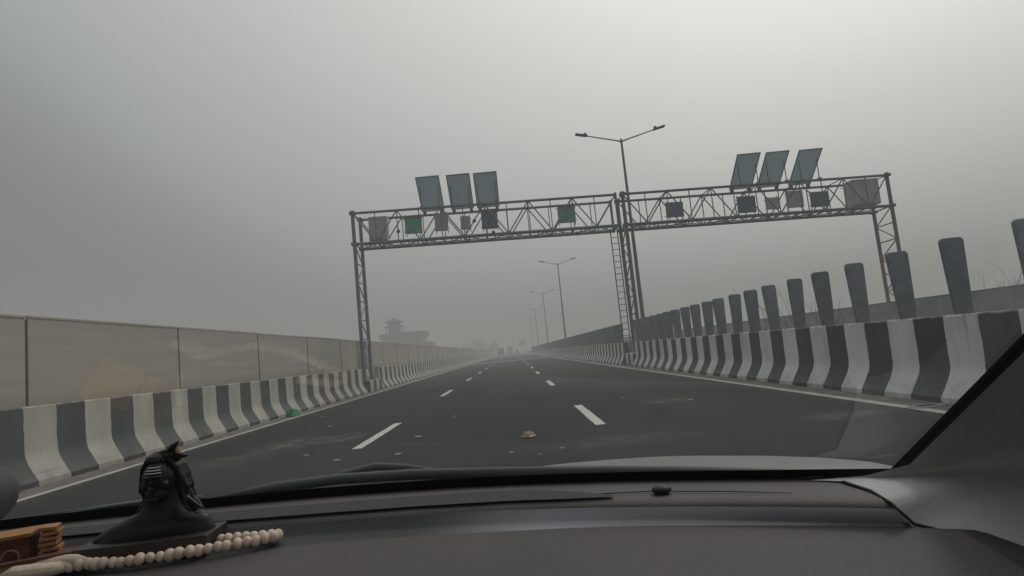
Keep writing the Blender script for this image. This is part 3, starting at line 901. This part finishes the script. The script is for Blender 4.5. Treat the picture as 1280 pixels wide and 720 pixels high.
# wipers : blade (rubber + spine) and arm
def wiper(pts, hump, mat=None):
    mat = BLK
    bm = B()
    path(bm, pts, [.005] + [.0095] * (len(pts) - 2) + [.008], 8)
    w = cbuild('wiper', bm, mat, smooth=True)
    bm = B(); path(bm, hump, [.004, .007, .008, .007, .004], 8); cbuild('wiper_arm', bm, mat, w, smooth=True)
    return w
BLK = simple('wiper_black', (.028, .031, .034), .45, var=.3)
wiper([(-.56, 1.03, .950), (-.439, 1.08, .956), (-.329, 1.09, .9575), (-.193, 1.07, .956), (-.021, 1.01, .954), (.129, .945, .953), (.257, .880, .951), (.34, .825, .950), (.385, .795, .949)],
      [(-.385, 1.10, .950), (-.325, 1.14, .9585), (-.276, 1.15, .9625), (-.211, 1.115, .9605), (-.115, 1.045, .954)])
bm = B(); path(bm, [(-.80, 1.02, .955), (-.72, 1.035, .960), (-.64, 1.045, .962), (-.60, 1.05, .958)], [.0016, .003, .003, .0016], 6); cbuild('wiper_spine', bm, M['galv'], smooth=True)
bm = B(); path(bm, [(-1.0, 1.0, .95), (-.80, 1.03, .953), (-.62, 1.055, .956), (-.55, 1.05, .955)], [.008, .009, .009, .006], 6); cbuild('wiper', bm, M['black'], smooth=True)
# left door lining below its window
bm = B()
loft(bm, [[(-1.20 - .05 * math.sin(v * 3), .84 - 1.5 * u, .35 + .68 * v - .02 * u) for u in [i / 10 for i in range(11)]] for v in [j / 8 for j in range(9)]])
loft(bm, [[(-1.208, .84 - 1.5 * u, 1.03 - .02 * u) for u in [i / 10 for i in range(11)]], [(-1.30, .84 - 1.5 * u, 1.05 - .02 * u) for u in [i / 10 for i in range(11)]]])
cbuild('door_lining', bm, M['dash_fade'], smooth=True)
# left wing mirror
bm = B(); ball(bm, (-1.14, 1.215, .973), (.137, .06, .077), 28)
mr = cbuild('wing_mirror', bm, M['dashb'], smooth=True)
bm = B()
c0 = Vector((-1.14, 1.150, .973))
rg = [[(c0.x + math.cos(a / 32 * 6.283) * rx, c0.y + dy, c0.z + math.sin(a / 32 * 6.283) * rz) for a in range(32)] for rx, rz, dy in ((.136, .076, .06), (.136, .076, .01), (.130, .071, .0), (.122, .064, -.002))]
loft(bm, rg, close=True); cbuild('mirror_rim', bm, M['dashb'], mr, smooth=True)
bm = B(); poly(bm, [(c0.x + math.cos(a / 32 * 6.283) * .123, c0.y - .0005, c0.z + math.sin(a / 32 * 6.283) * .065) for a in range(32)]); cbuild('mirror_glass', bm, M['mirror'], mr)
bm = B(); path(bm, [(-1.14, 1.22, .93), (-1.12, 1.2, .88), (-1.1, 1.15, .84)], [.035, .03, .03], 8); cbuild('mirror_arm', bm, M['dashb'], mr, smooth=True)

# ------------------------------------------------------------------ bust on the dashboard
bu = empty('bust_figurine', (-.505, .832, .9305), R(4)); tag(bu, 'small black bust with long hair and pale forehead stripes on the dashboard', 'figurine')
bm = B(); box(bm, (0, 0, .012), (.168, .068, .024), bev=.0015); pl = build('plinth', bm, M['plinth'], bu)
bm = B()
pts = [(-.055 + .006 * i, -.0355, .013 + .003 * math.sin(i * 2.1) + .0015 * math.sin(i * 5.3)) for i in range(10)]
path(bm, pts, .0009, 5); path(bm, [(p[0], p[1], p[2] - .004) for p in pts[2:6]], .0007, 5)
build('lettering', bm, M['redink'], pl)
bm = B()
sec = [(.022, 0, .081, .026, .003), (.027, 0, .078, .026, .003), (.033, 0, .072, .026, .003), (.041, .001, .065, .0255, .004), (.047, .002, .055, .024, .005), (.052, .002, .038, .022, .004), (.061, .002, .0275, .0195, .002), (.072, .002, .0238, .018, .001), (.086, .003, .0205, .018, 0)]
fine_sec = []
for i in range(49):
    z = .020 + .066 * i / 48
    vals = [sinterp([(q[0], q[j] + (.0145 * min(1, max(0, (q[0] - .022) / .034)) if j == 1 else 0)) for q in sec], z, .004) for j in range(1, 5)]
    fine_sec.append((z, *vals))
loft(bm, [[(cx + rx * math.cos(a / 40 * 6.283), cy + ry * math.sin(a / 40 * 6.283), z) for a in range(40)] for z, cx, rx, ry, cy in fine_sec], close=True)
bm.verts.ensure_lookup_table()
bm.faces.new(bm.verts[:40]); bm.faces.new(bm.verts[-40:])
hc = Vector((.0165, -.006, .0975))
ball(bm, hc, (.0215, .024, .0275), 28)
ball(bm, hc + Vector((0, -.011, -.0165)), (.0145, .0125, .0125), 20)       # jaw
ball(bm, hc + Vector((0, -.0205, -.0235)), (.0062, .0045, .005), 14)       # chin
ball(bm, hc + Vector((0, -.0225, .0055)), (.0135, .0042, .0028), 14)       # brow
for s in (-1, 1):
    ball(bm, hc + Vector((s * .0115, -.0155, -.006)), (.0065, .0065, .0065), 14)   # cheek
    ball(bm, hc + Vector((s * .0075, -.0215, .0012)), (.0042, .0028, .0018), 12)   # eye lid
    ball(bm, hc + Vector((s * .0205, .002, -.002)), (.003, .005, .008), 12)        # ear
    ball(bm, hc + Vector((s * .003, -.0262, -.0088)), (.0022, .0024, .0018), 10)   # nostril
path(bm, [hc + Vector((0, -.0225, .005)), hc + Vector((0, -.0262, -.002)), hc + Vector((0, -.0290, -.0078)), hc + Vector((0, -.0245, -.0098))], [.0018, .0022, .0026, .0018], 10)
ball(bm, hc + Vector((0, -.0243, -.0148)), (.0056, .0025, .0014), 12)
ball(bm, hc + Vector((0, -.0238, -.0180)), (.0050, .0026, .0017), 12)
tor = build('body', bm, M['bust'], bu, smooth=True)
md = tor.modifiers.new('fuse', 'REMESH'); md.mode = 'VOXEL'; md.voxel_size = .0008; md.use_smooth_shade = True
ms = tor.modifiers.new('soft', 'SMOOTH'); ms.iterations = 4; ms.factor = .5
bm = B()
random.seed(11)
ball(bm, hc + Vector((.002, .0085, .0065)), (.0228, .0215, .0262), 24)
for s in (-1, 1):
    nk = 9 if s > 0 else 6
    for k in range(nk):
        f = k / (nk - 1)
        yy = .001 + .024 * f
        fl = random.uniform(.000, .006) + ((.012 if k in (1, 4) else .004) if s > 0 else 0)
        wv = .0022 * (1 if k % 2 else -1)
        pts = [hc + Vector((s * .004, -.009 + .012 * f, .0285)), hc + Vector((s * .0135, -.006 + .02 * f, .0255)), hc + Vector((s * .0205, yy - .004, .0145)), hc + Vector((s * .0238, yy, .001)),
               hc + Vector((s * (.0245 + .2 * fl) + wv, yy + .002, -.014)), hc + Vector((s * (.0225 + .5 * fl) - wv, yy + .003, -.028)), hc + Vector((s * (.026 + .9 * fl) + wv, yy + .002, -.040)), hc + Vector((s * (.030 + 1.5 * fl), yy - .001, -.046))]
        path(bm, pts, [.0026, .0036, .0042, .0044, .0042, .0038, .0030, .0010], 8)
# swept hair strands over the scalp
for k in range(9):
    a = -1.15 + 2.3 * k / 8
    path(bm, [hc + Vector((math.sin(a) * .0175, -.0165 * math.cos(a) + .001, .0225 + .001 * (k % 2))), hc + Vector((math.sin(a) * .0155, -.010 * math.cos(a), .0285)), hc + Vector((math.sin(a) * .010 + .004, .001, .0335)), hc + Vector((.008, .008, .0345))], [.0012, .0026, .0028, .0022], 7)
# coiled topknot
for k in range(26):
    a = k / 26 * 6.283 * 2.2
    p = hc + Vector((.010 + .0115 * math.cos(a) * (1 - k / 60), .004 + .0115 * math.sin(a) * (1 - k / 60), .026 + .0095 * k / 26))
    ball(bm, p, .0050, 8)
path(bm, [hc + Vector((.012, 0, .033)), hc + Vector((.018, -.004, .039)), hc + Vector((.021, -.005, .0425)), hc + Vector((.0275, -.004, .0475))], [.0055, .005, .0038, .0008], 8)
path(bm, [hc + Vector((.014, 0, .032)), hc + Vector((.025, -.004, .031)), hc + Vector((.033, -.006, .0275)), hc + Vector((.039, -.006, .0275))], [.0048, .0044, .003, .0012], 8)
hr = build('hair', bm, M['bust'], bu, smooth=True)
md = hr.modifiers.new('fuse', 'REMESH'); md.mode = 'VOXEL'; md.voxel_size = .0008; md.use_smooth_shade = True
bm = B()
path(bm, [hc + Vector((.0265, -.008, .0415)), hc + Vector((.026, -.010, .036)), hc + Vector((.029, -.011, .0325)), hc + Vector((.034, -.010, .031))], [.0007, .0016, .0016, .0007], 6)
build('hair_ornament', bm, M['woodl'], hr)
for k, zz in enumerate((.0105, .0140, .0175)):
    bm = B()
    pts = []
    for i in range(11):
        x = (-.011 + .0022 * i) * (1 - .1 * k)
        yy = -.024 * math.sqrt(max(0, 1 - (x / .0205) ** 2 - (zz / .0275) ** 2)) - .0009
        pts.append(hc + Vector((x, yy, zz)))
    path(bm, pts, [.0004] + [.0009] * 9 + [.0004], 6)
    build('forehead_stripe', bm, M['ash'], tor)

# ------------------------------------------------------------------ string of beads
bs = empty('bead_string', (-.45, .80, .928)); tag(bs, 'string of cream wooden beads with cotton tassel lying in front of the black bust', 'bead string')
def spl(pts, step):
    P_ = [Vector(p) for p in pts]; out = []; 
    dens = []
    for i in range(len(P_) - 1):
        p0 = P_[max(i - 1, 0)]; p1 = P_[i]; p2 = P_[i + 1]; p3 = P_[min(i + 2, len(P_) - 1)]
        for k in range(40):
            t = k / 40
            dens.append(.5 * ((2 * p1) + (p2 - p0) * t + (2 * p0 - 5 * p1 + 4 * p2 - p3) * t * t + (3 * p1 - p0 - 3 * p2 + p3) * t ** 3))
    dens.append(P_[-1]); acc = 0; out = [dens[0]]
    for a, b in zip(dens[:-1], dens[1:]):
        acc += (b - a).length
        if acc >= step: out.append(b); acc = 0
    return out
zb_ = .9385
loop = spl([(-.590, .782, zb_), (-.565, .783, zb_), (-.535, .781, zb_), (-.50, .780, zb_), (-.46, .787, zb_), (-.42, .796, zb_), (-.385, .806, zb_), (-.345, .818, zb_), (-.335, .826, zb_), (-.345, .832, zb_), (-.38, .832, zb_ + .001), (-.405, .826, zb_ + .002), (-.418, .836, zb_ + .002)], .0106)
proto = None
for i, p in enumerate(loop):
    if proto is None:
        bm = B(); ball(bm, (0, 0, 0), (.0060, .0066, .0071), 16)
        proto = o = build('bead', bm, M['bead'], bs, smooth=True)
    else:
        o = proto.copy(); COL.objects.link(o); o.parent = bs
    o.location = p - bs.location + Vector((random.uniform(-.001, .001), random.uniform(-.001, .001), random.uniform(-.0005, .001)))
    s = random.uniform(.95, 1.15); o.scale = (s, s, s)
    o.rotation_euler = (random.uniform(-.4, .4), random.uniform(-.4, .4), random.uniform(0, 3))
bm = B(); path(bm, [p - bs.location for p in loop], .0018, 6); build('thread', bm, M['cotton'], bs)
bm = B()
L0 = bs.location
path(bm, [Vector(p) - L0 for p in ((-.655, .765, .937), (-.638, .768, .940), (-.615, .772, .939), (-.595, .776, .939), (-.582, .782, .938))], [.004, .010, .010, .008, .005], 10)
path(bm, [Vector(p) - L0 for p in ((-.630, .772, .942), (-.612, .786, .945), (-.592, .789, .944), (-.575, .786, .944), (-.562, .788, .941))], [.004, .007, .008, .008, .005], 10)
path(bm, [Vector(p) - L0 for p in ((-.613, .80, .937), (-.612, .825, .939), (-.602, .845, .941), (-.585, .852, .945))], [.006, .007, .007, .004], 10)
t = build('tassel', bm, M['cotton'], bs, smooth=True)
md = t.modifiers.new('fuse', 'REMESH'); md.mode = 'VOXEL'; md.voxel_size = .0014; md.use_smooth_shade = True

# ------------------------------------------------------------------ carved wooden tray at the left
tr = empty('wooden_tray', (-.678, .813, .930), R(24)); tag(tr, 'brown wooden tray with pale front rim at the left end of the dashboard', 'tray')
bm = B(); box(bm, (0, 0, .006), (.20, .10, .012), bev=.002); build('tray_base', bm, M['wood'], tr)
bm = B(); box(bm, (0, -.052, .010), (.205, .006, .020), bev=.001); box(bm, (.1035, 0, .010), (.006, .10, .020), bev=.001); build('rim', bm, M['woodl'], tr)
bm = B(); box(bm, (0, -.0525, .0222), (.207, .009, .004), bev=.001); box(bm, (.1037, 0, .0222), (.009, .112, .004), bev=.001); build('rim_strip', bm, M['wood'], tr)
hs = empty('carved_house', (-.672, .820, .9425), R(24)); tag(hs, 'tiny carved wooden house with ochre top standing on the brown tray', 'ornament')
bm = B(); box(bm, (-.022, 0, .016), (.075, .045, .032), bev=.0015)
for x in (-.05, -.022): box(bm, (x, -.0235, .012), (.004, .004, .024))
for zz in (.006, .026, .030):
    box(bm, (-.022, -.0232, zz), (.074, .002, .0016))
for i in range(5): box(bm, (.0165, -.016 + .008 * i, .016), (.002, .0025, .026))
build('house_wall', bm, M['wood'], hs)
bm = B(); box(bm, (-.022, 0, .0345), (.080, .050, .005), bev=.001); build('roof', bm, M['ochre'], hs)
bm = B()
rg = [(-.004 + .009 * math.cos(a), .009 + .010 * math.sin(a)) for a in [math.pi * i / 10 for i in range(11)]]
path(bm, [(x, -.0235, z) for x, z in [(.005, .0)] + rg + [(-.013, .0)]], .0014, 6); build('arch', bm, M['woodl'], hs)
bm = B()
for i in range(6): box(bm, (.036 + .002 * math.sin(i * 2), -.012, .005 + .0066 * i), (.020, .026, .0048), rot=Matrix.Rotation(.1 * math.sin(i * 3), 3, 'Y'), bev=.0008)
build('slat_stack', bm, M['woodl'], hs)
bm = B(); box(bm, (.036, -.004, .019), (.016, .022, .038)); build('slat_core', bm, M['wood'], hs)
bm = B(); box(bm, (0, 0, .007), (.014, .010, .014), bev=.003); ball(bm, (0, 0, .015), (.005, .005, .002), 12)
rd = build('red_charm', bm, M['red'], autos=40); rd.location = (-.617, .822, .930); tag(rd, 'tiny red plastic charm between the tray and the black bust', 'charm')

# ------------------------------------------------------------------ light, sky, camera
w = bpy.data.worlds.new('World'); sc.world = w; w.use_nodes = True
nt = w.node_tree; nt.nodes.clear()
out = nt.nodes.new('ShaderNodeOutputWorld')
SUN_EL, SUN_AZ = R(46), R(42)          # azimuth measured from straight ahead towards the right
sdir = Vector((math.sin(SUN_AZ) * math.cos(SUN_EL), math.cos(SUN_AZ) * math.cos(SUN_EL), math.sin(SUN_EL)))
sky = nt.nodes.new('ShaderNodeTexSky'); sky.sky_type = 'NISHITA'; sky.sun_disc = False
sky.sun_elevation = SUN_EL; sky.sun_rotation = SUN_AZ; sky.dust_density = 6; sky.air_density = 1.5
hsv = nt.nodes.new('ShaderNodeHueSaturation'); hsv.inputs['Saturation'].default_value = .35
nt.links.new(sky.outputs[0], hsv.inputs['Color'])
b1 = nt.nodes.new('ShaderNodeBackground'); b1.inputs['Strength'].default_value = .008
nt.links.new(hsv.outputs[0], b1.inputs['Color'])
tc = nt.nodes.new('ShaderNodeTexCoord')
dp = nt.nodes.new('ShaderNodeVectorMath'); dp.operation = 'DOT_PRODUCT'; dp.inputs[1].default_value = (sdir + Vector((0, 0, .25))) * .8
nt.links.new(tc.outputs['Generated'], dp.inputs[0])
nz = nt.nodes.new('ShaderNodeTexNoise'); nz.inputs['Scale'].default_value = 1.6; nz.inputs['Detail'].default_value = 4
nt.links.new(tc.outputs['Generated'], nz.inputs['Vector'])
ns = nt.nodes.new('ShaderNodeMath'); ns.operation = 'MULTIPLY_ADD'; ns.inputs[1].default_value = .04; nt.links.new(nz.outputs['Fac'], ns.inputs[0])
nt.links.new(dp.outputs['Value'], ns.inputs[2])
rp = nt.nodes.new('ShaderNodeValToRGB')
rp.color_ramp.interpolation = 'B_SPLINE'
els = rp.color_ramp.elements
STOPS = ((0.0, (.075, .077, .08)), (.30, (.118, .124, .126)), (.37, (.150, .158, .160)), (.45, (.232, .245, .250)), (.58, (.315, .320, .316)), (.70, (.41, .406, .388)), (.77, (.47, .464, .443)), (.83, (.54, .533, .508)), (1.0, (.72, .70, .66)))
els[0].position = STOPS[0][0]; els[0].color = (*STOPS[0][1], 1)
els[1].position = STOPS[-1][0]; els[1].color = (*STOPS[-1][1], 1)
for p_, c_ in STOPS[1:-1]:
    e = els.new(p_); e.color = (*c_, 1)
nt.links.new(ns.outputs[0], rp.inputs['Fac'])
b2 = nt.nodes.new('ShaderNodeBackground'); b2.inputs['Strength'].default_value = 2.1
nt.links.new(rp.outputs[0], b2.inputs['Color'])
ad = nt.nodes.new('ShaderNodeAddShader')
nt.links.new(b1.outputs[0], ad.inputs[0]); nt.links.new(b2.outputs[0], ad.inputs[1]); nt.links.new(ad.outputs[0], out.inputs['Surface'])

sl = bpy.data.lights.new('sun', 'SUN'); sl.energy = .6; sl.angle = R(12); sl.color = (1, .95, .88)
so = bpy.data.objects.new('sun', sl); COL.objects.link(so)
so.rotation_euler = sdir.to_track_quat('Z', 'Y').to_euler()

F, PIT, YAW, ROL, HC = 748., .106, .009, .0995, 1.15
fw = Vector((math.sin(YAW) * math.cos(PIT), math.cos(YAW) * math.cos(PIT), math.sin(PIT)))
r0 = Vector((math.cos(YAW), -math.sin(YAW), 0)); u0 = r0.cross(fw)
rr = r0 * math.cos(ROL) - u0 * math.sin(ROL); uu = r0 * math.sin(ROL) + u0 * math.cos(ROL)
cd = bpy.data.cameras.new('camera'); cd.sensor_width = 36; cd.lens = F / 1280 * 36; cd.clip_start = .02; cd.clip_end = 12000
co = bpy.data.objects.new('camera', cd); COL.objects.link(co)
co.matrix_world = Matrix(((rr.x, uu.x, -fw.x, 0), (rr.y, uu.y, -fw.y, 0), (rr.z, uu.z, -fw.z, HC), (0, 0, 0, 1)))
sc.camera = co
cd.dof.use_dof = False

sc.render.engine = 'CYCLES'
sc.cycles.use_denoising = True
sc.cycles.max_bounces = 8; sc.cycles.transparent_max_bounces = 16
sc.cycles.caustics_reflective = False; sc.cycles.caustics_refractive = False
sc.view_settings.view_transform = 'Standard'; sc.view_settings.look = 'None'; sc.view_settings.exposure = 0
